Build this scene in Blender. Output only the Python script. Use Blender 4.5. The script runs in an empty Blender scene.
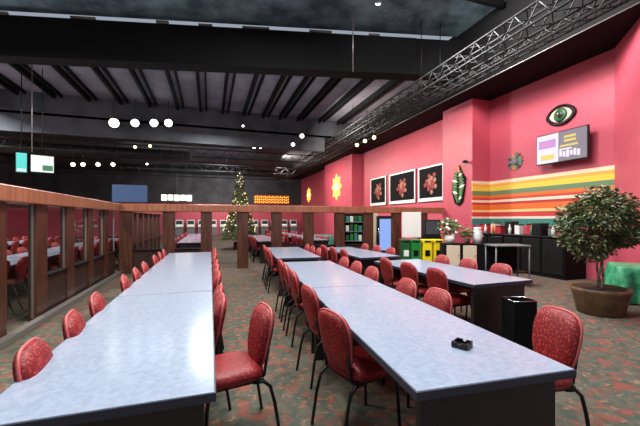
import bpy, bmesh, math, random
from mathutils import Vector, Matrix
random.seed(7)
S = bpy.context.scene
COL = S.collection
PI = math.pi

# ------------------------------------------------------------------ camera
H = 1.5; FPX = 335.0; HOR = 219.0
YAW = math.atan2(110, FPX)                     # camera turned right of the table direction
cd = bpy.data.cameras.new('camera'); cam = bpy.data.objects.new('camera', cd); COL.objects.link(cam)
cam.location = (0, 0, H); cam.rotation_euler = (PI/2, 0, -YAW)
cd.sensor_width = 36; cd.lens = 36*FPX/640; cd.shift_y = (HOR-213)/640; cd.clip_start = .05
S.camera = cam
FV = Vector((math.sin(YAW), math.cos(YAW), 0)); RV = Vector((math.cos(YAW), -math.sin(YAW), 0))
def ray(x): return FV + RV*((x-320)/FPX)
def at_d(x, y, d):
    p = ray(x)*d; p.z = H + (HOR-y)/FPX*d; return p
def at_x(x, y, X): return at_d(x, y, X/ray(x).x)
def at_y(x, y, Y): return at_d(x, y, Y/ray(x).y)
def at_z(x, y, z): return at_d(x, y, (H-z)*FPX/(y-HOR))

# ------------------------------------------------------------------ world, exposure, lights
S.view_settings.view_transform = 'Standard'; S.view_settings.look = 'None'
S.view_settings.gamma = 1; S.view_settings.exposure = 0.0
try: S.view_settings.use_curve_mapping = False
except Exception: pass
w = bpy.data.worlds.new('world'); S.world = w; w.use_nodes = True
w.node_tree.nodes['Background'].inputs[0].default_value = (.75, .84, 1, 1)
w.node_tree.nodes['Background'].inputs[1].default_value = .42
def area(name, loc, target, size, power, col=(1, 1, 1), shape='SQUARE', sy=None):
    l = bpy.data.lights.new(name, 'AREA'); l.energy = power; l.color = col; l.size = size; l.shape = shape
    if sy: l.shape = 'RECTANGLE'; l.size_y = sy
    o = bpy.data.objects.new(name, l); COL.objects.link(o); o.location = loc
    o.rotation_euler = (Vector(target)-Vector(loc)).to_track_quat('-Z', 'Y').to_euler()
    return o
COOL = (.90, .96, 1.0); WARM = (1, .86, .68)
area('hall_light', (-.6, 2.2, 7.0), (-.6, 2.2, 0), 1.6, 265, COOL)
area('hall_light', (2.8, 2.8, 7.0), (2.8, 3, 0), 1.6, 275, COOL)
area('hall_light', (1.0, 6.8, 7.0), (1.0, 6.8, 0), 1.6, 270, COOL)
area('hall_light', (-6, 7.5, 6.2), (-6, 7.5, 0), 1.6, 620, (1, .95, .88))
area('wall_fill', (4.2, 5.0, 6.9), (9, 7.2, 4.2), 1.4, 300, (1, .95, .94))  # this and the next three: added fill for the pink walls, no fixtures
area('wall_fill', (5.0, 6.6, 6.9), (8.3, 4.4, 3.4), 1.0, 420, (1, .95, .94))
area('wall_fill', (4.3, 13.5, 5.2), (9, 13.5, 2.6), .8, 420, (1, .92, .84))
area('wall_fill', (4.3, 21.5, 5.2), (9, 21.5, 2.6), .8, 380, (1, .9, .8))
area('rail_fill', (.2, 3.6, 5.6), (-2.4, 5.6, 1.8), .5, 200, WARM)  # added warm fill to brighten the left rail, no lamp there
area('far_ceiling_fill', (-1, 21, 3.4), (-1, 26.5, 5.6), 7, 160, COOL)  # added fill lifting the dark far ceiling and upper wall
area('left_wall_fill', (-8.5, 16, 5.3), (-13, 16, 1.5), 1.2, 700, (1, .95, .9))  # added fill to brighten the pink left wall
area('far_hall_light', (0, 14.5, 5.35), (0, 14.5, 0), 1.2, 240, COOL)
area('far_hall_light', (1, 21, 5.35), (1, 21, 0), 1.2, 300, COOL)
area('far_hall_light', (1, 28, 5.35), (1, 32, 1.5), 1.2, 460, (1, .92, .86))
area('far_hall_light', (-8, 14, 5.35), (-10, 15, 0), 1.2, 620, COOL)
area('deck_fill', (1.5, 11.0, 4.2), (1.5, 12.8, 6.5), 7, 55, (.94, .94, 1), sy=1)  # both deck lamps are added fill, floating below the joists
area('deck_fill', (-7, 11.6, 4.2), (-7, 13.4, 6.5), 7, 55, (.95, .94, 1), sy=1)

# ------------------------------------------------------------------ materials
MATS = {}
def srgb(c): return tuple(((v/255)/12.92 if v/255 <= .04045 else ((v/255+.055)/1.055)**2.4) for v in c)+(1,)
def mat(name, col, rough=.6, metal=0, emit=0, spec=.5, noise=None, col2=None, scale=8, bump=0, coords='Object', ecol=None):
    if name in MATS: return MATS[name]
    m = bpy.data.materials.new(name); m.use_nodes = True; nt = m.node_tree; N = nt.nodes; L = nt.links
    b = N['Principled BSDF']; c = srgb(col)
    b.inputs['Base Color'].default_value = c; b.inputs['Roughness'].default_value = rough
    b.inputs['Metallic'].default_value = metal; b.inputs['Specular IOR Level'].default_value = spec
    if emit:
        b.inputs['Emission Color'].default_value = srgb(ecol) if ecol else c; b.inputs['Emission Strength'].default_value = emit
    if noise:
        tc = N.new('ShaderNodeTexCoord')
        if noise == 'voronoi':
            t = N.new('ShaderNodeTexVoronoi'); t.inputs['Scale'].default_value = scale; out = t.outputs['Distance']
        elif noise == 'wood':
            mp = N.new('ShaderNodeMapping'); mp.inputs['Scale'].default_value = (6, 6, .7)
            L.new(tc.outputs[coords], mp.inputs[0])
            t = N.new('ShaderNodeTexNoise'); t.inputs['Scale'].default_value = scale; t.inputs['Detail'].default_value = 6
            L.new(mp.outputs[0], t.inputs['Vector']); out = t.outputs['Fac']
        else:
            t = N.new('ShaderNodeTexNoise'); t.inputs['Scale'].default_value = scale; t.inputs['Detail'].default_value = 5
            t.inputs['Roughness'].default_value = .65; out = t.outputs['Fac']
        if noise != 'wood': L.new(tc.outputs[coords], t.inputs['Vector'])
        r = N.new('ShaderNodeValToRGB'); r.color_ramp.elements[0].color = c; r.color_ramp.elements[1].color = srgb(col2)
        r.color_ramp.elements[0].position = .12 if noise == 'voronoi' else .38
        r.color_ramp.elements[1].position = .42 if noise == 'voronoi' else .62
        L.new(out, r.inputs[0]); L.new(r.outputs[0], b.inputs['Base Color'])
        if bump:
            bp = N.new('ShaderNodeBump'); bp.inputs['Strength'].default_value = bump; bp.inputs['Distance'].default_value = .01
            L.new(out, bp.inputs['Height']); L.new(bp.outputs[0], b.inputs['Normal'])
    MATS[name] = m; return m
mat('black_metal', (16, 16, 18), .4, spec=.4)
mat('black_paint', (11, 11, 12), .75, spec=.15)
mat('dark_laminate', (38, 30, 30), .45, noise='noise', col2=(30, 24, 25), scale=3)
mat('edge_band', (52, 56, 70), .4)
mat('laminate', (146, 158, 177), .17, noise='noise', col2=(160, 171, 190), scale=34)
mat('chair_fabric', (204, 78, 68), .55, noise='voronoi', col2=(128, 17, 24), scale=55, bump=.2)
mat('seat_fabric', (200, 66, 60), .5, noise='voronoi', col2=(134, 18, 24), scale=55, bump=.2)
mat('piping', (196, 92, 92), .45)
mat('chrome', (200, 200, 200), .2, 1)
mat('pink_wall', (194, 80, 97), .5, noise='noise', col2=(198, 84, 101), scale=2, coords='Object')
mat('wood_dark', (64, 36, 27), .35, noise='wood', col2=(88, 52, 38), scale=3)
mat('wood_rail', (138, 82, 60), .3, noise='wood', col2=(160, 104, 78), scale=3)
mat('wood_panel', (46, 27, 23), .42, noise='wood', col2=(60, 37, 30), scale=3)
mat('metal_trim', (150, 145, 140), .35, .6)
mat('deck', (122, 118, 128), .8, noise='noise', col2=(98, 95, 104), scale=.9)
mat('teal_lit_deck', (60, 80, 90), .8, noise='noise', col2=(120, 146, 156), scale=1.1)  # teal light on the dark near roof is put into its colour
mat('charcoal', (44, 45, 50), .75, noise='noise', col2=(68, 69, 75), scale=.9)
mat('truss_metal', (30, 30, 32), .65, .0)
mat('white_plastic', (225, 225, 220), .4)
mat('cream', (214, 196, 170), .6)
mat('grey', (110, 112, 115), .5)
mat('green_bin', (20, 122, 48), .45); mat('dark_green_bin', (18, 78, 36), .45)
mat('yellow_bin', (232, 206, 20), .45)
mat('leaf', (40, 62, 30), .42, noise='noise', col2=(136, 140, 96), scale=18)
mat('leaf_light', (104, 146, 74), .5, noise='noise', col2=(60, 104, 50), scale=9)
mat('bark', (164, 146, 130), .8, noise='noise', col2=(96, 78, 62), scale=20)
mat('terracotta', (106, 78, 48), .55, noise='noise', col2=(74, 50, 32), scale=5)
mat('soil', (40, 30, 24), .9)
mat('green_cloth', (28, 128, 84), .35, noise='noise', col2=(84, 178, 130), scale=6)
mat('red_item', (176, 40, 48), .5); mat('teal', (52, 128, 116), .55)
mat('lit_patch_grey', (96, 94, 92), .7); mat('motif_red', (138, 34, 38), .5); mat('motif_tan', (160, 112, 84), .5)
mat('orange', (214, 110, 40), .5); mat('maroon', (78, 20, 30), .5)
mat('white_petal', (232, 232, 220), .6)
def emat(name, col, s):
    return mat(name, (18, 18, 20) if name.split('_')[0] in ('tv', 'screen', 'cooler') else col, .4, emit=s, ecol=col)
emat('lamp_white', (255, 252, 240), 9); emat('lamp_warm', (255, 214, 150), 7); emat('lamp_cool', (220, 240, 255), 9)
emat('lamp_dim', (255, 236, 205), 2.2)
emat('fairy_light', (255, 236, 170), 2.2)
emat('screen_cyan', (70, 210, 200), 1.15); emat('screen_white', (232, 244, 238), 1.15); emat('screen_green', (50, 130, 90), .8)
emat('screen_blue', (66, 104, 158), .55); emat('cooler_glow', (140, 172, 238), 1.1)
emat('sign_white', (255, 250, 236), 1.6); emat('sign_yellow', (255, 205, 90), 1.25)
emat('tv_lilac', (205, 150, 225), 1.0); emat('tv_white', (240, 228, 245), 1.1); emat('tv_yellow', (240, 215, 110), 1.0)
emat('tv_grey', (150, 138, 150), .95); emat('tv_pink', (228, 150, 205), 1.0)
def glass():
    m = bpy.data.materials.new('glass'); m.use_nodes = True; nt = m.node_tree; N = nt.nodes
    N.remove(N['Principled BSDF']); t = N.new('ShaderNodeBsdfTransparent'); g = N.new('ShaderNodeBsdfGlossy')
    t.inputs[0].default_value = (.88, .9, .9, 1); g.inputs['Roughness'].default_value = .03
    mx = N.new('ShaderNodeMixShader'); fr = N.new('ShaderNodeFresnel'); fr.inputs[0].default_value = 1.3
    gb = N.new('ShaderNodeNewGeometry'); sb = N.new('ShaderNodeMath'); sb.operation = 'SUBTRACT'; sb.inputs[0].default_value = 1
    ml = N.new('ShaderNodeMath'); ml.operation = 'MULTIPLY'; nt.links.new(gb.outputs['Backfacing'], sb.inputs[1]); nt.links.new(sb.outputs[0], ml.inputs[1])
    nt.links.new(fr.outputs[0], ml.inputs[0]); nt.links.new(ml.outputs[0], mx.inputs[0]); nt.links.new(t.outputs[0], mx.inputs[1]); nt.links.new(g.outputs[0], mx.inputs[2])
    nt.links.new(mx.outputs[0], N['Material Output'].inputs[0]); MATS['glass'] = m
glass()
def stripes():
    m = bpy.data.materials.new('striped_wall'); m.use_nodes = True; nt = m.node_tree; N = nt.nodes; L = nt.links
    b = N['Principled BSDF']; b.inputs['Roughness'].default_value = .55
    g = N.new('ShaderNodeNewGeometry'); sp = N.new('ShaderNodeSeparateXYZ'); mr = N.new('ShaderNodeMapRange')
    mr.inputs['From Min'].default_value = 1.2; mr.inputs['From Max'].default_value = 2.8
    r = N.new('ShaderNodeValToRGB'); cr = r.color_ramp; cr.interpolation = 'CONSTANT'
    pink = (194, 80, 97)
    bands = [(1.2, pink), (1.30, (60, 128, 118)), (1.51, (240, 214, 196)), (1.58, (206, 62, 60)), (1.72, (244, 200, 130)),
             (1.80, (226, 110, 44)), (1.97, (190, 48, 50)), (2.05, (240, 214, 190)), (2.13, (204, 62, 52)), (2.20, (226, 112, 46)),
             (2.29, (104, 132, 96)), (2.43, (238, 200, 70)), (2.58, (236, 170, 72)), (2.66, (246, 216, 180)), (2.76, pink)]
    for i, (z, c) in enumerate(bands):
        p = (z-1.2)/1.6
        e = cr.elements[0] if i == 0 else (cr.elements[1] if i == 1 else cr.elements.new(p))
        e.position = p; e.color = srgb(c)
    L.new(g.outputs['Position'], sp.inputs[0]); L.new(sp.outputs['Z'], mr.inputs['Value']); L.new(mr.outputs[0], r.inputs[0])
    L.new(r.outputs[0], b.inputs['Base Color']); MATS['striped_wall'] = m
stripes()
def carpet():
    m = bpy.data.materials.new('carpet'); m.use_nodes = True; nt = m.node_tree; N = nt.nodes; L = nt.links
    b = N['Principled BSDF']; b.inputs['Roughness'].default_value = .95; b.inputs['Specular IOR Level'].default_value = .1
    tc = N.new('ShaderNodeTexCoord')
    def nz(scale, lo, hi, off=0):
        mp = N.new('ShaderNodeMapping'); mp.inputs['Location'].default_value = (off, off, 0); L.new(tc.outputs['Object'], mp.inputs[0])
        t = N.new('ShaderNodeTexNoise'); t.inputs['Scale'].default_value = scale; t.inputs['Detail'].default_value = 4; t.inputs['Distortion'].default_value = .6
        L.new(mp.outputs[0], t.inputs[0]); r = N.new('ShaderNodeMapRange'); r.inputs[1].default_value = lo; r.inputs[2].default_value = hi
        L.new(t.outputs['Fac'], r.inputs[0]); return r.outputs[0]
    def mix(f, a, c):
        x = N.new('ShaderNodeMix'); x.data_type = 'RGBA'; L.new(f, x.inputs[0])
        if isinstance(a, tuple): x.inputs[6].default_value = a
        else: L.new(a, x.inputs[6])
        x.inputs[7].default_value = c; return x.outputs[2]
    c = mix(nz(9, .4, .6), srgb((76, 80, 70)), srgb((98, 94, 82)))
    c = mix(nz(7.5, .5, .68, 9), c, srgb((142, 76, 66)))
    c = mix(nz(8, .54, .68, 21), c, srgb((72, 86, 78)))
    c = mix(nz(16, .58, .7, 33), c, srgb((146, 112, 90)))
    L.new(c, b.inputs['Base Color']); MATS['carpet'] = m
carpet()

# ------------------------------------------------------------------ mesh helpers
class MB:
    def __init__(s): s.bm = bmesh.new(); s.mi = 0
    def _fin(s, faces, smooth):
        for f in faces: f.material_index = s.mi; f.smooth = smooth
    def box(s, x0, x1, y0, y1, z0, z1, bev=0, M=None):
        b2 = bmesh.new(); bmesh.ops.create_cube(b2, size=1)
        for v in b2.verts: v.co = Vector(((x0+x1)/2+v.co.x*(x1-x0), (y0+y1)/2+v.co.y*(y1-y0), (z0+z1)/2+v.co.z*(z1-z0)))
        if bev: bmesh.ops.bevel(b2, geom=list(b2.edges), offset=bev, segments=2, affect='EDGES', profile=.5)
        return s.add(b2, M, False)
    def add(s, b2, M=None, smooth=True):
        mp = {}
        for v in b2.verts: mp[v] = s.bm.verts.new(M @ v.co if M else v.co)
        fs = []
        for f in b2.faces:
            try: fs.append(s.bm.faces.new([mp[v] for v in f.verts]))
            except ValueError: pass
        s._fin(fs, smooth); b2.free(); return s
    def tube(s, pts, r, n=8, closed=False, r1=None):
        pts = [Vector(p) for p in pts]; k = len(pts); rings = []
        for i, p in enumerate(pts):
            a = pts[i-1] if (i > 0 or closed) else p; c = pts[(i+1) % k] if (i < k-1 or closed) else p
            t = (c-a).normalized(); u = t.cross(Vector((0, 0, 1)))
            if u.length < .05: u = t.cross(Vector((1, 0, 0)))
            u.normalize(); q = t.cross(u).normalized(); rr = r if r1 is None else r+(r1-r)*i/(k-1)
            rings.append([s.bm.verts.new(p+(u*math.cos(2*PI*j/n)+q*math.sin(2*PI*j/n))*rr) for j in range(n)])
        fs = []
        for i in range(k if closed else k-1):
            A, B = rings[i], rings[(i+1) % k]
            for j in range(n): fs.append(s.bm.faces.new((A[j], A[(j+1) % n], B[(j+1) % n], B[j])))
        if not closed: fs.append(s.bm.faces.new(rings[0][::-1])); fs.append(s.bm.faces.new(rings[-1]))
        s._fin(fs, True); return s
    def lathe(s, prof, n=20, M=None, smooth=True):
        rings = []
        for r, z in prof:
            if r <= 1e-6: v = Vector((0, 0, z)); rings.append([s.bm.verts.new(M @ v if M else v)])
            else:
                ring = []
                for j in range(n):
                    v = Vector((r*math.cos(2*PI*j/n), r*math.sin(2*PI*j/n), z)); ring.append(s.bm.verts.new(M @ v if M else v))
                rings.append(ring)
        fs = []
        for A, B in zip(rings, rings[1:]):
            for j in range(n):
                a, b = A[j % len(A)], A[(j+1) % n % len(A)]; c, d = B[(j+1) % n % len(B)], B[j % len(B)]
                q = [];
                for v in (a, b, c, d):
                    if v not in q: q.append(v)
                if len(q) > 2: fs.append(s.bm.faces.new(q))
        s._fin(fs, smooth); return s
    def sphere(s, c, r, sub=2, sc=(1, 1, 1)):
        b2 = bmesh.new(); bmesh.ops.create_icosphere(b2, subdivisions=sub, radius=r)
        for v in b2.verts: v.co = Vector((v.co.x*sc[0], v.co.y*sc[1], v.co.z*sc[2]))+Vector(c)
        return s.add(b2)
    def prism(s, outl, z0, z1, M=None):
        def V(p, z): v = Vector((p[0], p[1], z)); return s.bm.verts.new(M @ v if M else v)
        a = [V(p, z0) for p in outl]; b = [V(p, z1) for p in outl]; n = len(outl)
        fs = [s.bm.faces.new(a[::-1]), s.bm.faces.new(b)]
        for i in range(n): fs.append(s.bm.faces.new((a[i], a[(i+1) % n], b[(i+1) % n], b[i])))
        s._fin(fs, False); return s
    def leaf(s, c, d, u, l, wd):
        c = Vector(c); m = c+d*l*.5+d.cross(u).normalized()*0
        side = d.cross(u).normalized()*wd*.5
        vs = [s.bm.verts.new(p) for p in (c, c+d*l*.45+side+u*.01, c+d*l, c+d*l*.45-side+u*.01)]
        s._fin([s.bm.faces.new(vs)], False)
    def build(s, name, m, parent=None, loc=None, rz=0):
        bmesh.ops.recalc_face_normals(s.bm, faces=list(s.bm.faces))
        me = bpy.data.meshes.new(name); s.bm.to_mesh(me); s.bm.free()
        for q in (m if isinstance(m, (list, tuple)) else [m]): me.materials.append(MATS[q])
        o = bpy.data.objects.new(name, me); COL.objects.link(o)
        if parent: o.parent = parent
        if loc is not None: o.location = loc; o.rotation_euler.z = rz
        return o
def box(name, m, parent, *a, bev=0): return MB().box(*a, bev=bev).build(name, m, parent)
def thing(name, label, cat, loc=(0, 0, 0), rz=0, group=None):
    o = bpy.data.objects.new(name, None); COL.objects.link(o); o.location = loc; o.rotation_euler = (0, 0, rz)
    o.empty_display_size = .1
    return tag(o, label, cat, group)
def tag(o, label, cat, group=None):
    o['label'] = label; o['category'] = cat
    if group: o['group'] = group
    return o
def struct(o): o['kind'] = 'structure'; return o
KIDS = {}
def copy_tree(o, loc, rz, label, group=None):
    def rec(a, par):
        c = a.copy(); COL.objects.link(c)
        if par: c.parent = par
        for k in ([x for x in KIDS[a.name]] if a.name in KIDS else list(a.children)): rec(k, c)
        return c
    KIDS.clear()
    c = rec(o, None); c.location = loc; c.rotation_euler = (0, 0, rz); c['label'] = label
    if group: c['group'] = group
    return c
ORD = ['first', 'second', 'third', 'fourth', 'fifth', 'sixth', 'seventh', 'eighth', 'ninth', 'tenth', 'eleventh', 'twelfth',
       'thirteenth', 'fourteenth', 'fifteenth', 'sixteenth']

# ------------------------------------------------------------------ room shell
struct(box('floor', 'carpet', None, -13.2, 9.3, -3.5, 33.2, -.1, 0))
struct(box('wall_right', 'striped_wall', None, 9, 9.2, 5.2, 9.0, 0, 5.5))
struct(box('wall_right_return', 'striped_wall', None, 8.26, 9.0, 8.97, 9.0, 0, 5.5))
struct(box('wall_right_pilaster', 'pink_wall', None, 8.26, 9.2, 9.0, 10.45, 0, 5.5))
struct(box('wall_right_gallery', 'pink_wall', None, 8.9, 9.2, 10.45, 18.9, 0, 5.5))
struct(box('wall_right_far_pilaster', 'pink_wall', None, 8.26, 9.2, 18.9, 24, 0, 5.5))
struct(box('wall_right_far', 'pink_wall', None, 8.8, 9.2, 24, 33, 0, 5.5))
m = MB(); m.prism([(9.0, 5.3), (7.55, 3.74), (7.55, -1.2), (7.75, -1.2), (7.75, 3.66), (9.2, 5.2)], 0, 5.8)
diag = struct(m.build('wall_right_angled', 'pink_wall'))
m = MB(); a = Vector((8.985, 5.285)); b = Vector((7.535, 3.725)); n_ = Vector((-.732, .681))*.012
m.prism([a, b, b+n_, a+n_], 1.14, 1.30); struct(m.build('trim_1', 'teal'))
struct(box('wall_far', 'pink_wall', None, -13.2, 9.2, 33, 33.2, 0, 2.95))
struct(box('wall_far_upper', 'charcoal', None, -13.2, 9.2, 32.9, 33.2, 2.95, 6.5))
struct(box('wall_left', 'pink_wall', None, -13.2, -13, -1, 33, 0, 2.3))
struct(box('wall_left_upper', 'charcoal', None, -13.2, -12.95, -1, 33, 2.3, 6.5))
# ceiling: dark roof over the near hall, grey joisted deck past the beam, low black ceiling over the far hall
def beam_y(x): return 8.64+(7.6-x)*(12.4-8.64)/17.2
m = MB(); m.prism([(-13.2, -3.5), (7.6, -3.5), (7.6, beam_y(7.6)+.3), (-13.2, beam_y(-13.2)+.3)], 7.4, 7.5); ceil = struct(m.build('ceiling', 'teal_lit_deck'))
m = MB(); m.prism([(-13.2, beam_y(-13.2)+.3), (7.6, beam_y(7.6)+.3), (7.6, 16), (-13.2, 16)], 6.5, 6.6); deck = struct(m.build('ceiling_deck', 'deck'))
fard = struct(box('ceiling_far', 'charcoal', None, -13.2, 9.2, 16, 33.2, 5.6, 5.7))
m = MB(); m.prism([(-13.2, 4.9), (5.5, 4.9), (5.5, 5.6), (7.6, 5.6), (7.6, 6.6), (-13.2, 6.6)], -16.15, -16, Matrix.Rotation(PI/2, 4, 'X')); m.build('bulkhead', 'charcoal', fard)
for gx in [-9.5, -8.3, -7.1, -5.9, -4.7, -3.55, -2.45, -1.35, -.4, .55, 1.5, 2.4, 3.2, 4.1, 5.2, 6.2]:
    box('joist', 'black_paint', deck, gx-.05, gx+.05, beam_y(gx)+.45, 16, 6.3, 6.5)
    box('joist', 'black_paint', deck, gx+.22, gx+.28, beam_y(gx)+.45, 16, 6.36, 6.5)
struct(box('trim_2', 'black_paint', None, 7.6, 9.3, -1, 33.1, 5.8, 7.5))
struct(box('trim_3', 'black_paint', None, 7.6, 9.3, 4.0, 33.1, 5.5, 5.8))
tag(MB().tube([(7.58, -1, 5.52), (7.58, 33, 5.52)], .012, 6).build('conduit', 'metal_trim'),
    'thin pale conduit running along the lower edge of the black soffit', 'pipe')
# beam
bA = Vector((-13.1, beam_y(-13.1), 0)); bB = Vector((7.6, 8.64, 0)); bd = (bB-bA).normalized(); bl = (bB-bA).length
MBm = Matrix.Translation(bA) @ Matrix.Rotation(math.atan2(bd.y, bd.x), 4, 'Z')
o = MB().box(0, bl, 0, .5, 6.0, 7.12, M=MBm).build('ceiling_beam', 'black_paint')
tag(o, 'huge black ceiling beam crossing the hall above the wooden partition', 'beam')
p = thing('lit_patch_tubes', 'pale tube pieces imitating lit patches along the top of the black beam', 'pipe')  # added tubes stand in for lit patches of decking above the beam
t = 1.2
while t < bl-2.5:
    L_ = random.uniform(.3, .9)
    MB().tube([MBm @ Vector((t, .05, 7.19)), MBm @ Vector((t+L_, .05, 7.19))], random.uniform(.03, .06), 8).build('lit_patch_tube', 'lit_patch_grey', p)
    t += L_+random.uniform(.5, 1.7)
MB().tube([MBm @ Vector((.5, .12, 7.17)), MBm @ Vector((bl-1.5, .12, 7.17))], .025, 6).build('lit_patch_core', 'black_metal', p)
# near roof joists
for i in range(9):
    y = -2+i*1.5
    if y < 8.4: box('joist', 'black_paint', ceil, -13, 7.5, y, y+.12, 7.2, 7.4)

# trusses along the right wall
def truss(name, label, x, z, y0, y1, wd, step):
    r = thing(name, label, 'truss', (x, y0, z)); L_ = y1-y0
    m = MB()
    for sx in (-1, 1):
        for sz in (-1, 1): m.tube([(sx*wd, 0, sz*wd), (sx*wd, L_, sz*wd)], .025, 6)
    m.build('chord', 'truss_metal', r)
    m = MB(); k = int(L_/step)
    for i in range(k):
        y = i*step; q = 1 if i % 2 else -1
        for sx in (-1, 1): m.tube([(sx*wd, y, -q*wd), (sx*wd, y+step, q*wd)], .013, 5)
        for sz in (-1, 1): m.tube([(-q*wd, y, sz*wd), (q*wd, y+step, sz*wd)], .013, 5)
    m.build('lattice', 'truss_metal', r)
    for y in [i for i in range(2, int(L_), 5)]:
        m = MB(); m.tube([(0, y, wd), (0, y, (7.4 if y0+y < 8.6 else (6.5 if y0+y < 16 else 5.7))-z)], .012, 5); m.build('hanger', 'black_metal', r)
    return r
truss('lighting_truss', 'long box lattice truss under the ceiling parallel to the red wall', 5.95, 5.36, 1.5, 31, .18, .26)
truss('lighting_truss', 'slim lower lattice truss under the ceiling nearest the red wall', 6.62, 5.3, 1.5, 31, .1, .2)
def xtruss(label, x0, x1, y, z, wd):
    r = thing('lighting_truss', label, 'truss', (x0, y, z)); L_ = x1-x0
    m = MB()
    for sz in (-1, 1): m.tube([(0, 0, sz*wd), (L_, 0, sz*wd)], .03, 6)
    m.build('chord', 'truss_metal', r)
    m = MB(); k = int(L_/.4)
    for i in range(k): q = 1 if i % 2 else -1; m.tube([(i*.4, 0, -q*wd), (i*.4+.4, 0, q*wd)], .015, 5)
    m.build('lattice', 'truss_metal', r)
    for k in range(1, int(L_), 4): MB().tube([(k, 0, wd), (k, 0, 5.6-z)], .012, 5).build('hanger', 'black_metal', r)
xtruss('nearest crosswise lattice truss in the dark far hall', -12, 5.6, 17.5, 4.75, .2)
xtruss('middle crosswise lattice truss in the dark far hall', -12, 5.6, 22, 4.7, .2)
xtruss('deepest crosswise lattice truss in the dark far hall', -12, 5.6, 27, 4.9, .22)
# ducts in the far hall
for (lab, x0, x1, y, z, r) in (('thick grey duct crossing the far ceiling left of the tree', -11, -1, 19.6, 4.9, .28), ('long grey duct crossing the far ceiling behind the tree top', -6, 6, 25, 4.9, .25)):
    d = thing('air_duct', lab, 'duct')
    MB().tube([(x0, y, z), (x1, y, z)], r, 14).build('duct_body', 'truss_metal', d)
    for k in range(int(x1-x0)): MB().tube([(x0+k+.5, y, z), (x0+k+.56, y, z)], r+.02, 14).build('flange', 'charcoal', d)
    for k in (1, 5, 9):
        if x0+k < x1: MB().tube([(x0+k, y, z+r), (x0+k, y, 5.6)], .012, 5).build('hanger', 'black_metal', d)

# spotlights
def spot(px, py, Y, size, mt, label, top, group):
    q = at_y(px, py, Y); r = thing('spotlight', label, 'lamp', q, 0, group)
    a = (Vector((0, 0, H))-q).normalized(); M = a.to_track_quat('Z', 'Y').to_matrix().to_4x4()
    MB().lathe([(0, -size*1.8), (size*.6, -size*1.8), (size*.75, -size*1.4), (size, -.01), (size*1.05, 0), (size*.95, .0)], 14, M).build('housing', 'black_metal', r)
    MB().lathe([(0, .004), (size*.9, .002), (size*.9, -.012), (0, -.012)], 14, M).build('lens', mt, r)
    MB().tube([(0, 0, size*.5), (0, .0, max(top-q.z, .1))], .012, 5).build('mounting_rod', 'black_metal', r)
    return r
G = 'row of four bright spotlights below the grey deck'
for i, (x, mt) in enumerate(((114, 'lamp_white'), (135, 'lamp_cool'), (154, 'lamp_cool'), (168.5, 'lamp_white'))):
    spot(x, 123, 15.6, .17 if i else .2, mt, ORD[i]+' from the left of the four large bright spotlights under the grey deck', 6.5, G)
G = 'row of small spotlights above the left partition'
for i, x in enumerate((73, 83, 98, 113)):
    spot(x, 164.5, 17.5, .09, 'lamp_white', ORD[i]+' from the left of four small spotlights right of the hanging screens', 4.6, G)
G = 'small spotlights on the mid hall ceiling'
for i, (x, y) in enumerate(((135, 147), (150, 146))):
    spot(x, y, 17.2, .07, 'lamp_warm', ('left' if i == 0 else 'right')+' one of two small warm spotlights below the bright row of four', 5.6, G)
G = 'cluster of three small spotlights'
for i, x in enumerate((254, 260.5, 267.5)):
    spot(x, 147, 18, .09, 'lamp_white', ('left', 'middle', 'right')[i]+' one of three close spotlights above the lit tree', 5.6, G)
G = 'spotlights beside the truss'
spot(293, 144.5, 15.5, .09, 'lamp_white', 'bright spotlight right of the cluster of three, lower of two', 6.5, G)
spot(302, 136, 15, .1, 'lamp_white', 'bright spotlight beside the long truss, upper of two', 6.5, G)
spot(243, 126, 15.4, .05, 'lamp_white', 'tiny spotlight alone under the grey deck above the tree', 6.5, 'single spotlights')
spot(147, 164, 18, .05, 'lamp_white', 'tiny spotlight hanging above the blue screen', 5.6, 'single spotlights')
spot(378, 1.5, 8.2, .1, 'lamp_white', 'white spotlight at the very top in front of the black beam', 7.41, 'single spotlights')
G = 'warm bulbs under the long truss'
for i, (x, y) in enumerate(((357, 145), (365, 141), (374, 137.5))):
    spot(x, y, at_x(x, y, 6.12).y, .08, 'lamp_warm', ('far', 'middle', 'near')[i]+' one of three warm lamps under the long truss', 5.2, G)
# hanging rods
for (x, y1, Y, top, lab) in ((353, 72, 8.6, 7.4, 'thin pale rod hanging in front of the black beam'), (32, 152, 13.2, 6.5, 'thin rod hanging above the pair of bright screens')):
    q = at_y(x, y1, Y); o = MB().tube([(0, 0, 0), (0, 0, top-q.z)], .014, 6).build('hanging_rod', 'metal_trim', None, q); tag(o, lab, 'rod')

# ------------------------------------------------------------------ partitions
XL = -2.46; YB = 10.5; ZT = 1.92; ZR = 1.71; ZS = .64
def partition(name, label, L_, posts, low, panes, pw=.32, th=.09):
    r = thing(name, label, 'partition')
    MB().box(0, L_, -.14, .14, ZR, ZT, bev=.015).build('top_rail', 'wood_rail', r)
    for s in posts: MB().box(s-pw/2, s+pw/2, -th, th, 0, ZR, bev=.008).build('post', 'wood_dark', r)
    for (s0, s1) in low:
        q = MB().box(s0, s1, -.04, .04, 0, ZS-.03).build('lower_panel', 'wood_panel', r)
        MB().box(s0, s1, -.08, .08, ZS-.03, ZS, bev=.005).build('ledge', 'black_paint', q)
    for (s0, s1, z0) in panes:
        q = MB().box(s0, s1, -.004, .004, z0, ZR).build('glass_pane', 'glass', r)
        m = MB()
        for (a, b) in ((s0, s0+.025), (s1-.025, s1)): m.box(a, b, -.015, .015, z0, ZR)
        m.build('pane_frame', 'metal_trim', q)
    return r
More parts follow.
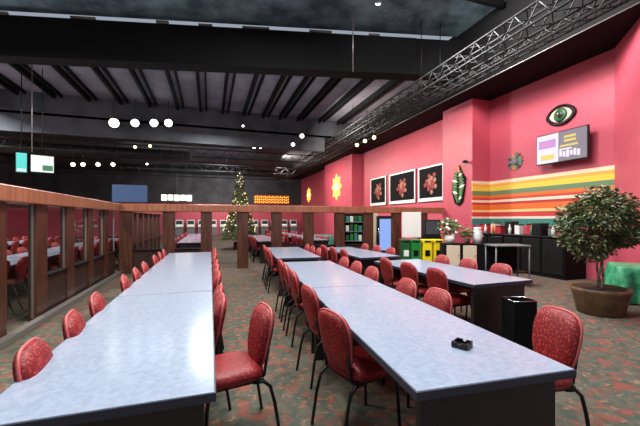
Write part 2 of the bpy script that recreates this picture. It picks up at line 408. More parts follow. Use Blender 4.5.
# back partition (local x = world X)
bp = [-2.2, -1.12, -.1, .95, 2.0, 3.05, 4.13, 5.2, 6.3, 7.4]
PB = partition('wooden_partition', 'dark wooden post and rail partition crossing behind the long tables', 10.72, [x-XL for x in bp],
               [(.42, 1.18), (1.5, 2.2), (4.63, 5.35), (5.67, 6.43), (6.75, 7.5)], [])
PB.location = (XL, YB, 0)
# left partition (local x = world -Y direction reversed -> rotate 90deg)
lp = [5.02, 6.12, 7.22, 8.32, 9.42]
PL = partition('wooden_partition', 'dark wooden glazed partition with low panels along the left side', 6.6,
               [y-3.8 for y in lp]+[.1], [(2.48, 3.26), (3.58, 4.36), (4.68, 5.46), (5.78, 6.44)],
               [(lp[0]+.16-3.8, lp[1]-.16-3.8, .05)]+[(a+.16-3.8, b-.16-3.8, ZS) for a, b in zip(lp[1:], lp[2:])]+[(9.58-3.8, 6.5, ZS)], .34, .055)
PL.location = (XL, 3.8, 0); PL.rotation_euler = (0, 0, PI/2)
MB().box(.0, 6.5, -.2, -.1, 0, .09, bev=.006).build('kick_rail', 'metal_trim', PL)
PF = partition('wooden_partition', 'dark wooden partition continuing past the corner into the far hall', 8.2, [1.0, 2.1, 3.2, 4.3, 5.4, 6.5, 7.6],
               [(.1, 8.1)], [])
PF.location = (XL, 10.8, 0); PF.rotation_euler = (0, 0, PI/2)

# ------------------------------------------------------------------ chairs
def chair_outline(n=36):
    pts = []
    for i in range(n):
        a = 2*PI*i/n; cy, cz = math.cos(a), math.sin(a)
        y = math.copysign(abs(cy)**.62, cy); z = math.copysign(abs(cz)**.75, cz)
        wd = .158 + .036*(z+1)/2
        if z > 0: z2 = z
        else: z2 = z
        pts.append((y*wd, .665+z2*.205))
    return pts
def lean(z): return -.175-.05*((z-.45)/.46)-.035*((z-.45)/.46)**2
def back_mesh():
    m = MB(); o = chair_outline(); n = len(o); bm = m.bm
    sets = []
    for sgn, th in ((1, .042), (-1, .03)):
        rings = []
        for k in (1.0, .93, .75, .5, .25):
            t = th*math.sqrt(max(0, 1-k**3.2))
            rings.append([bm.verts.new((lean(.665+(z-.665)*k)+sgn*(t+.012*(k < 1)), y*k, .665+(z-.665)*k)) for y, z in o])
        c = bm.verts.new((lean(.665)+sgn*(th+.012), 0, .665))
        sets.append(rings)
        for A, B in zip(rings, rings[1:]):
            for j in range(n): bm.faces.new((A[j], A[(j+1) % n], B[(j+1) % n], B[j])).smooth = True
        for j in range(n): bm.faces.new((rings[-1][j], rings[-1][(j+1) % n], c)).smooth = True
    A, B = sets[0][0], sets[1][0]
    bmesh.ops.remove_doubles(bm, verts=A+B, dist=1e-4)
    return m
def seat_mesh():
    m = MB(); bm = m.bm; n = 32; o = []
    for i in range(n):
        a = 2*PI*i/n; c, s_ = math.cos(a), math.sin(a)
        x = math.copysign(abs(c)**.5, c)*.215; y = math.copysign(abs(s_)**.5, s_)*(.215+.012*x/.215)
        o.append((x+.02, y))
    rings = []
    for k, z in ((.96, .425), (1.0, .44), (1.0, .462), (.95, .488), (.8, .503), (.5, .512), (.2, .514)):
        rings.append([bm.verts.new(((x-.02)*k+.02, y*k, z)) for x, y in o])
    for A, B in zip(rings, rings[1:]):
        for j in range(n): bm.faces.new((A[j], A[(j+1) % n], B[(j+1) % n], B[j])).smooth = True
    bm.faces.new(rings[0][::-1]); bm.faces.new(rings[-1]).smooth = True
    return m
def make_chair():
    r = thing('banquet_chair', 'red chair', 'chair')
    seat_mesh().build('seat', 'seat_fabric', r)
    m = MB(); m.box(-.175, .205, -.185, .185, .40, .426, bev=.008); m.build('seat_frame', 'black_metal', r)
    b = back_mesh().build('backrest', 'chair_fabric', r)
    m = MB(); m.tube([(lean(z), y, z) for y, z in chair_outline()], .009, 6, closed=True); m.build('piping', 'piping', b)
    for s in (-1, 1):
        MB().tube([(.18, s*.172, .41), (.2, s*.18, .3), (.215, s*.19, .0)], .012, 8).build('leg', 'black_metal', r)
        MB().tube([(-.1, s*.178, .405), (-.17, s*.18, .40), (-.215, s*.183, .36), (-.245, s*.187, .25), (-.285, s*.195, 0)], .012, 8).build('leg', 'black_metal', r)
    m = MB()
    for s in (-1, 1): m.tube([(-.15, s*.15, .41), (-.185, s*.15, .43), (-.195, s*.15, .5), (lean(.6)-.02, s*.15, .6)], .011, 8)
    m.tube([(-.185, -.15, .43), (-.185, .15, .43)], .01, 8); m.bm.verts.ensure_lookup_table()
    m.build('back_frame', 'black_metal', r)
    return r
def far_chair():
    m = MB(); bm = m.bm
    m.mi = 1
    for s in (-1, 1):
        m.tube([(.18, s*.172, .41), (.215, s*.19, 0)], .013, 5); m.tube([(-.15, s*.178, .41), (-.285, s*.195, 0)], .013, 5)
        m.tube([(-.17, s*.15, .42), (lean(.6)-.02, s*.15, .6)], .012, 5)
    m.box(-.17, .2, -.18, .18, .40, .426)
    m.mi = 0
    for src in (seat_mesh(), back_mesh()): m.add(src.bm)
    o = m.build('banquet_chair', ['chair_fabric', 'black_metal'])
    tag(o, 'x', 'chair'); return o
CH = None; FC = None
def place_chair(x, y, rz, label, group):
    global CH
    if CH is None:
        CH = make_chair(); CH.location = (x, y, 0); CH.rotation_euler = (0, 0, rz); CH['label'] = label; CH['group'] = group; return CH
    return copy_tree(CH, (x, y, 0), rz, label, group)
def place_far(x, y, rz, label, group):
    global FC
    if FC is None:
        FC = far_chair(); o = FC
    else: o = FC.copy(); COL.objects.link(o)
    o.location = (x, y, 0); o.rotation_euler = (0, 0, rz); o['label'] = label; o['group'] = group; return o

# ------------------------------------------------------------------ tables
def make_table(label, loc, ang, L_, wd=.88, group=None):      # local x across, y along, origin at near-left corner
    r = thing('long_table', label, 'table', loc, ang, group)
    MB().box(.006, wd-.006, .006, L_-.006, .715, .75, bev=.003).build('tabletop', 'laminate', r)
    m = MB()
    for a in ((0, wd, 0, .006), (0, wd, L_-.006, L_), (0, .006, .006, L_-.006), (wd-.006, wd, .006, L_-.006)): m.box(*a, .708, .746)
    m.build('edge_band', 'edge_band', r)
    MB().box(.06, wd-.05, .07, .11, .0, .715, bev=.003).build('end_panel', 'dark_laminate', r)
    MB().box(.06, wd-.05, L_-.11, L_-.07, .0, .715, bev=.003).build('end_panel', 'dark_laminate', r)
    MB().box(wd/2-.015, wd/2+.015, .11, L_-.11, .56, .715).build('spine_panel', 'dark_laminate', r)
    return r
TB = 'long tables inside the wooden partition'
def loc2w(o, ang, x, y): return (o[0]+x*math.cos(ang)-y*math.sin(ang), o[1]+x*math.sin(ang)+y*math.cos(ang))
jit = random.Random(3)
def side_chairs(o, ang, s_list, wd, side, row, group, back=.1, start=0, pulls={}):
    for i, s in enumerate(s_list):
        dx, dr = pulls.get(i, (0, 0))
        t = -(back+dx)+.26 if side < 0 else wd+back+dx-.26
        x, y = loc2w(o, ang, t, s)
        rz = ang+(0 if side < 0 else PI)+dr+jit.uniform(-.06, .06)
        place_chair(x, y, rz, ORD[i+start]+' red banquet chair from the near end, '+row, group)
# row 1 (left)
A1 = 0.0
for i in range(3):
    make_table(('nearest', 'middle', 'farthest')[i]+' of three pale blue tables in the left long row', (-.86, 1.52+2.175*i, 0), 0, 2.17, .885, TB)
sl = [.5, 1.1, 1.7]
side_chairs((-.86, 1.52), 0, [b+.08+2.175*k for k in range(3) for b in sl], .885, -1, 'left side of the left table row', 'chairs on the left side of the left table row', .03, 0, {i: ((0, .02, .05)[min(i, 2)], .13) for i in range(9)})
sr = [.90, 1.38, 1.83]+[2.175+b for b in sl]+[4.35+b for b in sl]
side_chairs((-.86, 1.52), 0, sr, .885, 1, 'right side of the left table row', 'chairs on the right side of the left table row', .09, 0, {0: (.29, .22)})
# row 2 (centre), turned a little clockwise
A2 = -math.radians(4.0); O2 = (.851, 1.25)
for i, (s, L_) in enumerate(((0, 2.25), (2.255, 2.25), (5.1, 2.5))):
    x, y = loc2w(O2, A2, 0, s)
    make_table(('nearest pale blue table of the centre row with a black ashtray on it', 'second pale blue table of the centre row, joined to the nearest', 'farthest pale table of the centre row behind a gap')[i], (x, y, 0), A2, L_, .888, TB)
side_chairs(O2, A2, [.98, 1.82, 2.78, 3.36, 3.94, 5.7, 6.3, 6.9], .888, -1, 'left side of the centre table row', 'chairs on the left side of the centre table row', .10, 0, {0: (.05, .3), 1: (.02, .12)})
side_chairs(O2, A2, [.57, 1.32, 1.86, 2.78, 3.36, 3.94, 5.7, 6.3, 6.9], .888, 1, 'right side of the centre table row', 'chairs on the right side of the centre table row', .12, 0, {0: (.45, -.1), 1: (.02, .1)})
# row 3 (right)
A3 = math.radians(2.0); O3 = (2.86, 3.08)
make_table('near pale blue table of the right row with a black bin at its end', (O3[0], O3[1], 0), A3, 2.3, .93, TB)
x, y = loc2w(O3, A3, .02, 2.85)
make_table('far pale blue table of the right row behind a gap', (x, y, 0), A3, 2.4, .9, TB)
side_chairs(O3, A3, [.55, 1.15, 1.75, 3.4, 4.0, 4.6], .92, -1, 'left side of the right table row', 'chairs on the left side of the right table row', .12)
side_chairs(O3, A3, [.55, 1.15, 1.75, 3.4, 4.0, 4.6], .92, 1, 'right side of the right table row', 'chairs on the right side of the right table row', .14)
# far hall rows
def far_row(x, y0, n, row, skip=()):
    for k in range(n):
        y = y0+k*2.3
        make_table(ORD[k]+' pale table from the partition in the '+row, (x, y, 0), 0, 2.2, .88, 'tables in the far hall')
    i = 0
    for k in range(n):
        for b in (.5, 1.1, 1.7):
            for sd, nm in ((-1, 'left'), (1, 'right')):
                place_far(x-.1+.26 if sd < 0 else x+.98-.26, y0+k*2.3+b, (0 if sd < 0 else PI)+jit.uniform(-.08, .08),
                          ('near', 'middle', 'far')[int((b-.4)/.6)]+' red chair, '+nm+' side of '+ORD[k]+' table, '+row, 'chairs in the far hall')
far_row(-1.0, 11.4, 3, 'far row behind the left tables')
far_row(1.55, 11.3, 2, 'far row behind the centre tables')
far_row(3.2, 11.3, 4, 'far row right of the tree')
far_row(-3.95, 5.85, 4, 'row just past the left partition')
far_row(-6.4, 6.5, 4, 'second row past the left partition')
far_row(-9.0, 8.2, 3, 'third row past the left partition')

# ------------------------------------------------------------------ items on / beside the tables
q = at_z(462, 347, .75); r = thing('ashtray', 'small black square ashtray on the nearest centre table', 'ashtray', (q.x, q.y, .7505), .5)
MB().box(-.045, .045, -.045, .045, 0, .01, bev=.003).build('base', 'black_metal', r)
m = MB()
for k in range(4):
    M = Matrix.Rotation(k*PI/2, 4, 'Z')
    m.box(.037, .045, -.045, -.01, .008, .034, M=M); m.box(.037, .045, .01, .045, .008, .034, M=M); m.box(.037, .045, -.01, .01, .008, .022, M=M)
m.build('rim', 'black_metal', r)
q = at_d(519, 330, 3.74); r = thing('waste_bin', 'square black waste bin with chrome rim at the end of the right table', 'bin', (q.x, q.y, 0), -.25)
m = MB(); m.box(-.13, .13, -.11, .11, 0, .02)
for a in ((-.13, .13, -.11, -.1), (-.13, .13, .1, .11), (-.13, -.12, -.1, .1), (.12, .13, -.1, .1)): m.box(*a, .02, .60)
m.build('bin_body', 'black_paint', r)
MB().tube([(-.13, -.11, .605), (.13, -.11, .605), (.13, .11, .605), (-.13, .11, .605)], .006, 6, closed=True).build('rim', 'chrome', r)

# ficus
q = at_z(600, 313, 0); fx, fy = q.x, q.y
r = thing('potted_ficus', 'leafy ficus tree in a wide brown pot beside the striped wall', 'plant', (fx, fy, 0))
MB().lathe([(0, 0), (.27, 0), (.3, .02), (.35, .24), (.385, .36), (.395, .41), (.37, .41), (.36, .36), (0, .36)], 28).build('pot', 'terracotta', r)
MB().lathe([(0, .375), (.2, .38), (.355, .365), (.355, .35), (0, .35)], 20).build('soil', 'soil', r)
m = MB()
for k in range(3):
    m.tube([(.04*math.cos(k*2.1+z*6), .04*math.sin(k*2.1+z*6), .4+z) for z in [i*.08 for i in range(11)]], .022, 6, r1=.014)
for k in range(9):
    a = k*2.4; m.tube([(0, 0, 1.0+.06*k), (.2*math.cos(a), .2*math.sin(a), 1.2+.07*k), (.34*math.cos(a), .34*math.sin(a), 1.28+.05*k)], .01, 5, r1=.004)
m.build('trunk', 'bark', r)
def crown(n, cen, rad, l, wd, seed):
    g = random.Random(seed); m = MB()
    lob = [Vector((g.gauss(0, 1), g.gauss(0, 1), g.gauss(0, 1))).normalized() for _ in range(26)]
    for _ in range(n):
        v = Vector((g.gauss(0, 1), g.gauss(0, 1), g.gauss(0, 1))).normalized()
        k = max(v.dot(q) for q in lob); rr = (.62+.42*max(0, (k-.72)/.28))*g.uniform(.35, 1)**.5
        p = Vector((v.x*rad[0]*rr, v.y*rad[1]*rr, v.z*rad[2]*rr))
        u = Vector((g.gauss(0, .6), g.gauss(0, .6), 1)).normalized(); d = (v+Vector((g.gauss(0, .7), g.gauss(0, .7), -.5))).normalized()
        d = (d-u*d.dot(u)).normalized(); m.leaf(p+Vector(cen), d, u, l*g.uniform(.7, 1.3), wd)
    return m
def foliage(n, cen, rad, l, wd, seed, tri=None):
    g = random.Random(seed); m = MB()
    blobs = [(Vector((g.gauss(0, .45)*rad[0], g.gauss(0, .45)*rad[1], g.gauss(0, .45)*rad[2])), g.uniform(.3, .55)) for _ in range(16)]
    for _ in range(n):
        if g.random() < .75:
            c, s_ = g.choice(blobs); v = Vector((g.gauss(0, 1), g.gauss(0, 1), g.gauss(0, 1))).normalized()*s_*g.uniform(.5, 1)
            p = c+Vector((v.x*rad[0], v.y*rad[1], v.z*rad[2]))
        else:
            v = Vector((g.gauss(0, 1), g.gauss(0, 1), g.gauss(0, 1))).normalized()*g.uniform(.5, 1)
            p = Vector((v.x*rad[0], v.y*rad[1], v.z*rad[2]))
        u = Vector((g.gauss(0, .6), g.gauss(0, .6), 1)).normalized(); d = Vector((g.gauss(0, 1), g.gauss(0, 1), -.4)).normalized()
        d = (d-u*d.dot(u)).normalized(); m.leaf(p+Vector(cen), d, u, l*g.uniform(.7, 1.3), wd)
    return m
crown(5200, (-.03, 0, 1.39), (.56, .56, .60), .085, .045, 5).build('foliage', 'leaf', r)
# green draped table behind the ficus
q = at_d(632, 266, 6.2); r = thing('draped_table', 'small table under a shiny green cloth behind the ficus pot', 'table', (q.x, q.y, 0), .75)
m = MB(); n = 60; rings = []
for z, ex in ((0.02, .07), (.25, .05), (.5, .02), (.63, .0), (.65, -.02)):
    ring = []
    for i in range(n):
        a = 2*PI*i/n; c, s_ = math.cos(a), math.sin(a); rr = 1/max(abs(c)/.42, abs(s_)/.28); f = ex*(1+math.sin(i*PI/2.5)) if z < .62 else ex
        ring.append(m.bm.verts.new((c*(rr+f), s_*(rr+f), z)))
    rings.append(ring)
for A, B in zip(rings, rings[1:]):
    for j in range(n): m.bm.faces.new((A[j], A[(j+1) % n], B[(j+1) % n], B[j])).smooth = True
m.bm.faces.new(rings[-1]); m.build('tablecloth', 'green_cloth', r)
m = MB()
for sx in (-1, 1):
    for sy in (-1, 1): m.tube([(sx*.34, sy*.2, 0), (sx*.34, sy*.2, .63)], .015, 6)
m.build('leg', 'black_metal', r)

# ------------------------------------------------------------------ counter along the striped wall
r = thing('service_counter', 'long black panelled counter along the striped wall', 'counter', (8.2, 5.9, 0))
MB().box(.03, .75, 0, 3.0, .0, 1.02).build('counter_body', 'black_paint', r)
MB().box(-.02, .76, -.03, 3.03, 1.02, 1.06, bev=.006).build('worktop', 'black_metal', r)
for k in range(5):
    d = MB().box(0, .03, .04+k*.6, .56+k*.6, .1, .98, bev=.006).build('door', 'black_metal', r)
    MB().tube([(-.02, .5+k*.6, .5), (-.02, .5+k*.6, .7)], .007, 6).build('handle', 'truss_metal', d)
def bottle(x, y, z, h, rad, mt, label, group):
    o = MB().lathe([(0, 0), (rad, 0), (rad, h*.6), (rad*.4, h*.78), (rad*.4, h), (0, h)], 12).build('bottle', mt, None, (x, y, z))
    tag(o, label, 'bottle', group)
def carton(name, mt, x, y, z, sx, sy, sz, label, cat, rz=0, lidm=None, group=None):
    r = thing(name, label, cat, (x, y, z), rz, group)
    MB().box(-sx/2, sx/2, -sy/2, sy/2, 0, sz, bev=.008).build('body', mt, r)
    if lidm: MB().box(-sx/2-.008, sx/2+.008, -sy/2-.008, sy/2+.008, sz, sz+.03, bev=.006).build('lid', lidm, r)
    return r
CY = [8.6, 8.3, 8.0, 7.7, 7.35, 7.0, 6.7, 6.4, 6.1]
its = [('red_item', .22, .2, .26, 'red storage box'), ('cream', .2, .18, .3, 'cream storage box'), ('red_item', .2, .2, .2, 'low red storage box'), ('black_metal', .28, .24, .34, 'black till box'),
       ('white_plastic', .16, .16, .26, 'white storage box'), ('red_item', .24, .22, .28, 'tall red storage box'), ('black_metal', .3, .26, .3, 'black card machine'), ('grey', .2, .2, .2, 'grey storage box'), ('red_item', .2, .2, .24, 'red storage box nearest the ficus')]
for i, (y, (mt, a, b, c, nm)) in enumerate(zip(CY, its)):
    carton('storage_box', mt, 8.42+(i % 2)*.12, y, 1.06, a, b, c, nm+', '+ORD[i]+' item from the far end on the black counter', 'box', 0, 'black_metal' if mt != 'black_metal' else 'truss_metal', 'boxes on the black counter')
for i, (y, mt) in enumerate(((8.45, 'white_plastic'), (8.15, 'orange'), (7.55, 'white_plastic'), (6.85, 'teal'), (6.25, 'white_plastic'))):
    bottle(8.3, y, 1.06, .28, .04, mt, {'white_plastic': 'white', 'orange': 'orange', 'teal': 'teal'}[mt]+' bottle, '+ORD[i]+' bottle from the far end of the black counter', 'bottles on the black counter')
# grey-topped black cart
q = at_d(507, 245, 7.6); r = thing('serving_cart', 'dark open cart with a grey top before the black counter', 'cart', (q.x, q.y, 0), -.3)
MB().box(-.4, .4, -.25, .25, .89, .92, bev=.006).build('cart_top', 'grey', r)
MB().box(-.38, .38, -.23, .23, .3, .33).build('shelf', 'black_metal', r)
for sx in (-1, 1):
    for sy in (-1, 1): MB().tube([(sx*.37, sy*.22, 0), (sx*.37, sy*.22, .89)], .016, 8).build('leg', 'grey', r)
MB().box(-.36, .36, .2, .22, .33, .86).build('back_panel', 'black_paint', r)

# cabinet with flowers
q = at_d(461, 243, 8.6); r = thing('low_cabinet', 'low black cabinet with two beige doors carrying flowers and a white jug', 'cabinet', (q.x, q.y, 0), -YAW-.1)
MB().box(-.42, .62, 0, .45, 0, .86, bev=.01).build('cabinet_body', 'black_paint', r)
for x0 in (-.36, .05):
    d = MB().box(x0, x0+.33, -.025, 0, .3, .82, bev=.006).build('door', 'cream', r); MB().sphere((x0+.29, -.035, .56), .015, 1).build('knob', 'black_metal', d)
def on_cab(lx, ly): c = r.matrix_basis @ Vector((lx, ly, .86)); return c
cab = r; cab_m = Matrix.Translation(cab.location) @ Matrix.Rotation(cab.rotation_euler.z, 4, 'Z')
p = cab_m @ Vector((-.22, .22, .861)); f = thing('flower_arrangement', 'big arrangement of white flowers and green leaves on the low cabinet', 'flowers', p)
MB().lathe([(0, 0), (.09, 0), (.13, .1), (.11, .2), (.1, .2), (.09, .16), (0, .16)], 16).build('vase', 'white_plastic', f)
foliage(240, (0, 0, .42), (.26, .26, .24), .12, .05, 9).build('leaves', 'leaf_light', f)
m = MB(); g = random.Random(4)
for k in range(26):
    v = Vector((g.gauss(0, 1), g.gauss(0, 1), g.gauss(0, 1))).normalized(); m.sphere((v.x*.24, v.y*.24, .42+v.z*.22), .04, 1)
m.build('blossoms', 'white_petal', f)
p = cab_m @ Vector((.22, .2, .861)); f = thing('potted_plant', 'small bright green pot plant right of the white flowers', 'plant', p)
MB().lathe([(0, 0), (.06, 0), (.08, .12), (.07, .12), (.065, .1), (0, .1)], 14).build('pot', 'terracotta', f)
foliage(160, (0, 0, .24), (.15, .15, .15), .09, .04, 12).build('leaves', 'leaf_light', f)
p = cab_m @ Vector((.48, .2, .861)); f = thing('jug', 'tall white jug at the right end of the low cabinet', 'jug', p)
MB().lathe([(0, 0), (.09, 0), (.11, .15), (.1, .32), (.085, .38), (.1, .42), (.09, .42), (.075, .38), (0, .36)], 16).build('jug_body', 'white_plastic', f)
MB().tube([(.1, 0, .33), (.17, 0, .3), (.17, 0, .18), (.105, 0, .13)], .014, 6).build('handle', 'white_plastic', f)

# recycling bins
for i, (x, mt, nm) in enumerate(((405, 'dark_green_bin', 'dark green bin, leftmost of the four coloured bins'), (414.5, 'green_bin', 'bright green bin between the dark green and yellow bins'),
                                 (426, 'yellow_bin', 'yellow bin directly right of the bright green bin'), (437, 'yellow_bin', 'yellow bin at the right end of the coloured bins'))):
    q = at_d(x, 240, 9.6); r = thing('recycling_bin', nm, 'bin', (q.x, q.y, 0), -YAW, 'coloured bins in a row')
    MB().box(-.13, .13, -.15, .15, 0, .82, bev=.02).build('bin_body', mt, r)
    l = MB().box(-.14, .14, -.16, .16, .82, .92, bev=.02).build('lid', mt, r)
    MB().box(-.09, .09, -.165, -.155, .85, .89).build('slot', 'black_paint', l)
    MB().box(-.07, .07, -.156, -.149, .45, .62).build('label_plate', 'black_paint' if i else 'white_plastic', r)
# signboard, kiosk, cooler
q = at_d(411.5, 236, 11.0); r = thing('signboard', 'blank white board on a stand behind the green bins', 'sign', (q.x, q.y, 0), -YAW)
MB().box(-.31, .31, -.015, .015, .9, 1.73, bev=.004).build('board', 'white_plastic', r)
for s in (-1, 1): MB().tube([(s*.2, .02, 1.2), (s*.28, .1, 0)], .014, 6).build('leg', 'black_metal', r)
q = at_d(432, 240, 11.1); r = thing('kiosk', 'black touch screen kiosk behind the yellow bins', 'machine', (q.x, q.y, 0), -YAW)
MB().box(-.25, .25, -.2, .2, 0, .95, bev=.02).build('cabinet', 'black_paint', r)
d = MB().box(-.26, .26, -.06, .06, .95, 1.48, bev=.015).build('monitor', 'black_metal', r); MB().box(-.22, .22, -.066, -.06, 1.0, 1.44).build('screen', 'charcoal', d)
q = at_d(385, 243, 13.4); r = thing('drinks_cooler', 'black drinks cooler with a glowing blue white door', 'cooler', (q.x, q.y, 0), -YAW)
MB().box(-.31, .31, 0, .5, 0, 1.62, bev=.015).build('cabinet', 'black_paint', r)
d = MB().box(-.29, .29, -.04, 0, .1, 1.58, bev=.008).build('door', 'black_metal', r)
MB().box(-.22, .26, -.046, -.04, .25, 1.5).build('lit_glass', 'cooler_glow', d); MB().tube([(-.255, -.06, .7), (-.255, -.06, 1.1)], .012, 6).build('handle', 'chrome', d)
q = at_d(375, 243, 13.6); r = thing('display_stand', 'narrow cream display panel left of the blue cooler', 'panel', (q.x, q.y, 0), -YAW)
MB().box(-.12, .12, 0, .06, .1, 1.75, bev=.008).build('panel_face', 'cream', r); MB().box(-.16, .16, -.1, .16, 0, .1, bev=.01).build('base', 'black_paint', r)
q = at_d(354, 243, 14.2); r = thing('display_shelf', 'dark shelf of green and white goods left of the cooler', 'shelf', (q.x, q.y, 0), -YAW)
m = MB()
for a in ((-.42, -.38, 0, .35), (.38, .42, 0, .35), (-.38, .38, .32, .35)): m.box(*a, 0, 1.75)
m.build('shelf_frame', 'black_paint', r)
for k in range(4): MB().box(-.38, .38, 0, .32, .15+k*.4, .18+k*.4).build('shelf_board', 'grey', r)
base = r
for k in range(4):
    for j in range(4):
        c = Matrix.Translation(base.location) @ Matrix.Rotation(-YAW, 4, 'Z') @ Vector((-.27+j*.18, .15, .181+k*.4))
        mt = ('green_bin', 'teal', 'white_plastic', 'dark_green_bin')[(j+k*3) % 4]
        carton('carton', mt, c.x, c.y, c.z, .13, .16, .24+.04*((j*k) % 3), {'green_bin': 'bright green', 'teal': 'teal', 'white_plastic': 'white', 'dark_green_bin': 'dark green'}[mt]+' carton, '+ORD[j]+' from left on the '+('bottom', 'second', 'third', 'top')[k]+' board of the dark shelf', 'carton', -YAW, None, 'cartons on the dark shelf')
# round table with teal cloth (dim green shape behind third bay)
q = at_d(322, 238, 15.5); r = thing('draped_table', 'round table under a teal cloth seen through the partition', 'table', (q.x, q.y, 0))
m = MB(); m.lathe([(.62, 0.02), (.56, .4), (.53, .74), (.5, .76), (0, .76)], 28); m.build('tablecloth', 'teal', r)
m = MB(); m.lathe([(0, 0), (.2, 0), (.2, .03), (.04, .06), (.04, .73), (0, .73)], 12); m.build('pedestal', 'black_metal', r)

# ------------------------------------------------------------------ wall things on the right
# framed posters
for i, (x0, x1, zt, nm) in enumerate(((371, 386.5, 3.80, 'farthest'), (390, 416, 3.78, 'middle'), (419, 444.5, 3.75, 'nearest'))):
    y1 = at_x(x0, 200, 8.87).y; y0 = max(at_x(x1, 200, 8.87).y, 10.5); L_ = y1-y0
    r = thing('framed_poster', nm+' of three dark framed posters with red figures on the red wall', 'poster', (8.9, y0, 2.25), 0, 'posters on the red wall')
    Hh = zt-2.25
    MB().box(-.05, -.002, 0, L_, 0, Hh, bev=.004).build('backing', 'black_paint', r)
    m = MB(); f = .07
    for a in ((0, L_, 0, f+.08), (0, L_, Hh-f, Hh), (0, f, f+.08, Hh-f), (L_-f, L_, f+.08, Hh-f)): m.box(-.08, -.05, *a)
    m.build('frame', 'white_plastic', r)
    g = random.Random(20+i); m = MB()
    for k in range(16):
        a = k*2.4; rr = .07+.022*k; cy = L_/2+rr*1.1*math.cos(a); cz = Hh*.52+rr*math.sin(a)
        m.mi = 0 if k % 3 else 1
        m.lathe([(0, .006), (.09, .004), (.1, 0)], 9, Matrix.Translation((-.052, cy, cz)) @ Matrix.Rotation(-PI/2, 4, 'Y'))
    m.build('printed_motif', ['motif_red', 'motif_tan'], r)
# tall green wall hanging on the pilaster
r = thing('wall_hanging', 'tall green and black leaf shaped wall hanging left of the stripes', 'decoration', (8.26, 9.58, 1.95))
def vplate(m, pts, x0, x1):   # outline in (y,z), plate facing -X
    M = Matrix(((0, 0, 1, 0), (1, 0, 0, 0), (0, 1, 0, 0), (0, 0, 0, 1))); return m.prism(pts, x0, x1, M)
m = MB(); vplate(m, [(-.02, 0), (.2, .12), (.34, .5), (.3, .85), (.16, 1.2), (-.02, 1.42), (-.2, 1.1), (-.34, .95), (-.28, .5), (-.2, .14)], -.04, -.004); m.build('backing', 'black_paint', r)
g = random.Random(11); m1 = MB(); m2 = MB()
for k in range(11):
    z = .12+.1*k; hw = .3*math.sin(PI*(k+1.2)/13)+.02
    for s in (-1, 1):
        pts = [(s*.02, z), (s*hw*.7, z+.02), (s*hw, z+.11), (s*hw*.4, z+.1)]
        vplate(m2 if (k+s) % 4 == 0 else m1, pts, -.06-.004*k % .02, -.04)
m1.build('leaves', 'leaf_light', r); m2.build('pale_leaves', 'white_petal', r)
m = MB(); vplate(m, [(-.08, 1.16), (.06, 1.2), (.02, 1.44), (-.05, 1.38)], -.07, -.05); m.build('orange_tip', 'orange', r)
# sunburst
r = thing('sunburst_ornament', 'round teal and orange sunburst ornament above the stripes', 'decoration', (9, 7.98, 3.28))
MB().lathe([(0, .03), (.1, .025), (.12, 0), (0, 0)], 18, Matrix.Translation((-.03, 0, 0)) @ Matrix.Rotation(-PI/2, 4, 'Y')).build('centre_disc', 'grey', r)
for k in range(14):
    a = k*2*PI/14; m = MB(); c, s_ = math.cos(a), math.sin(a)
    R2 = lambda u, v: (u*c-v*s_, u*s_+v*c)
    vplate(m, [R2(.08, -.02), R2(.2, -.055), R2(.29, 0), R2(.2, .055), R2(.08, .02)], -.03, -.004)
    m.build('petal', ('teal', 'maroon', 'leaf_light', 'orange')[k % 4] if k % 7 else 'grey', r)
# eye
r = thing('eye_ornament', 'beaded eye shaped ornament high on the wall above the television', 'decoration', (9, 6.55, 4.3))
def almond(a, b, n=20, tip=0): return [(a*math.cos(t), b*math.sin(t)*abs(math.sin(t))**.35) for t in [2*PI*i/n for i in range(n)]]
m = MB(); vplate(m, almond(.42, .28), -.03, -.004); m.build('backing', 'maroon', r)
m = MB(); vplate(m, almond(.30, .19), -.04, -.03); m.build('eye_white', 'cream', r)
m = MB()
for (y, z) in almond(.375, .25, 34): m.sphere((-.035, y, z), .042, 1)
m.build('bead_border', 'black_metal', r)
MB().lathe([(0, .03), (.15, .025), (.19, 0), (0, 0)], 20, Matrix.Translation((-.04, 0, 0)) @ Matrix.Rotation(-PI/2, 4, 'Y')).build('iris', 'dark_green_bin', r)
MB().lathe([(0, .02), (.07, .01), (.08, 0), (0, 0)], 16, Matrix.Translation((-.066, 0, 0)) @ Matrix.Rotation(-PI/2, 4, 'Y')).build('pupil', 'black_metal', r)
m = MB(); m.sphere((-.085, .04, .04), .022, 1); m.sphere((-.085, -.05, .03), .018, 1); m.build('glint', 'white_plastic', r)
# television
r = thing('television', 'wall mounted television with a split pastel screen', 'television', (8.74, 6.39, 3.4))
MB().box(0, .07, -.68, .68, -.41, .41, bev=.01).build('casing', 'black_metal', r)
MB().box(.07, .252, -.12, .12, -.12, .12).build('wall_bracket', 'black_metal', r)
m = MB(); m.box(-.006, 0, .05, .655, -.38, .385)
m.mi = 1; m.box(-.008, -.006, .12, .6, 0.02, .24); m.mi = 2; m.box(-.008, -.006, .16, .55, -.3, -.16); m.mi = 3; m.box(-.01, -.008, .2, .5, .08, .18)
m.build('left_screen', ['tv_white', 'tv_lilac', 'tv_yellow', 'tv_pink'], r)
m = MB(); m.box(-.006, 0, -.655, .04, -.38, .385)
g = random.Random(2); m.mi = 1
for z in (.2, .1): m.box(-.009, -.006, -.4, -.1, z, z+.06)
m.box(-.009, -.006, -.45, .0, -.02, .03)
m.mi = 2
for k in range(6): m.box(-.01, -.006, -.5+k*.09, -.43+k*.09, -.3+.02*(k % 3), -.14+.03*(k % 2))
m.box(-.009, -.006, -.3, .02, -.1, -.06); m.build('right_screen', ['tv_grey', 'tv_yellow', 'tv_white'], r)
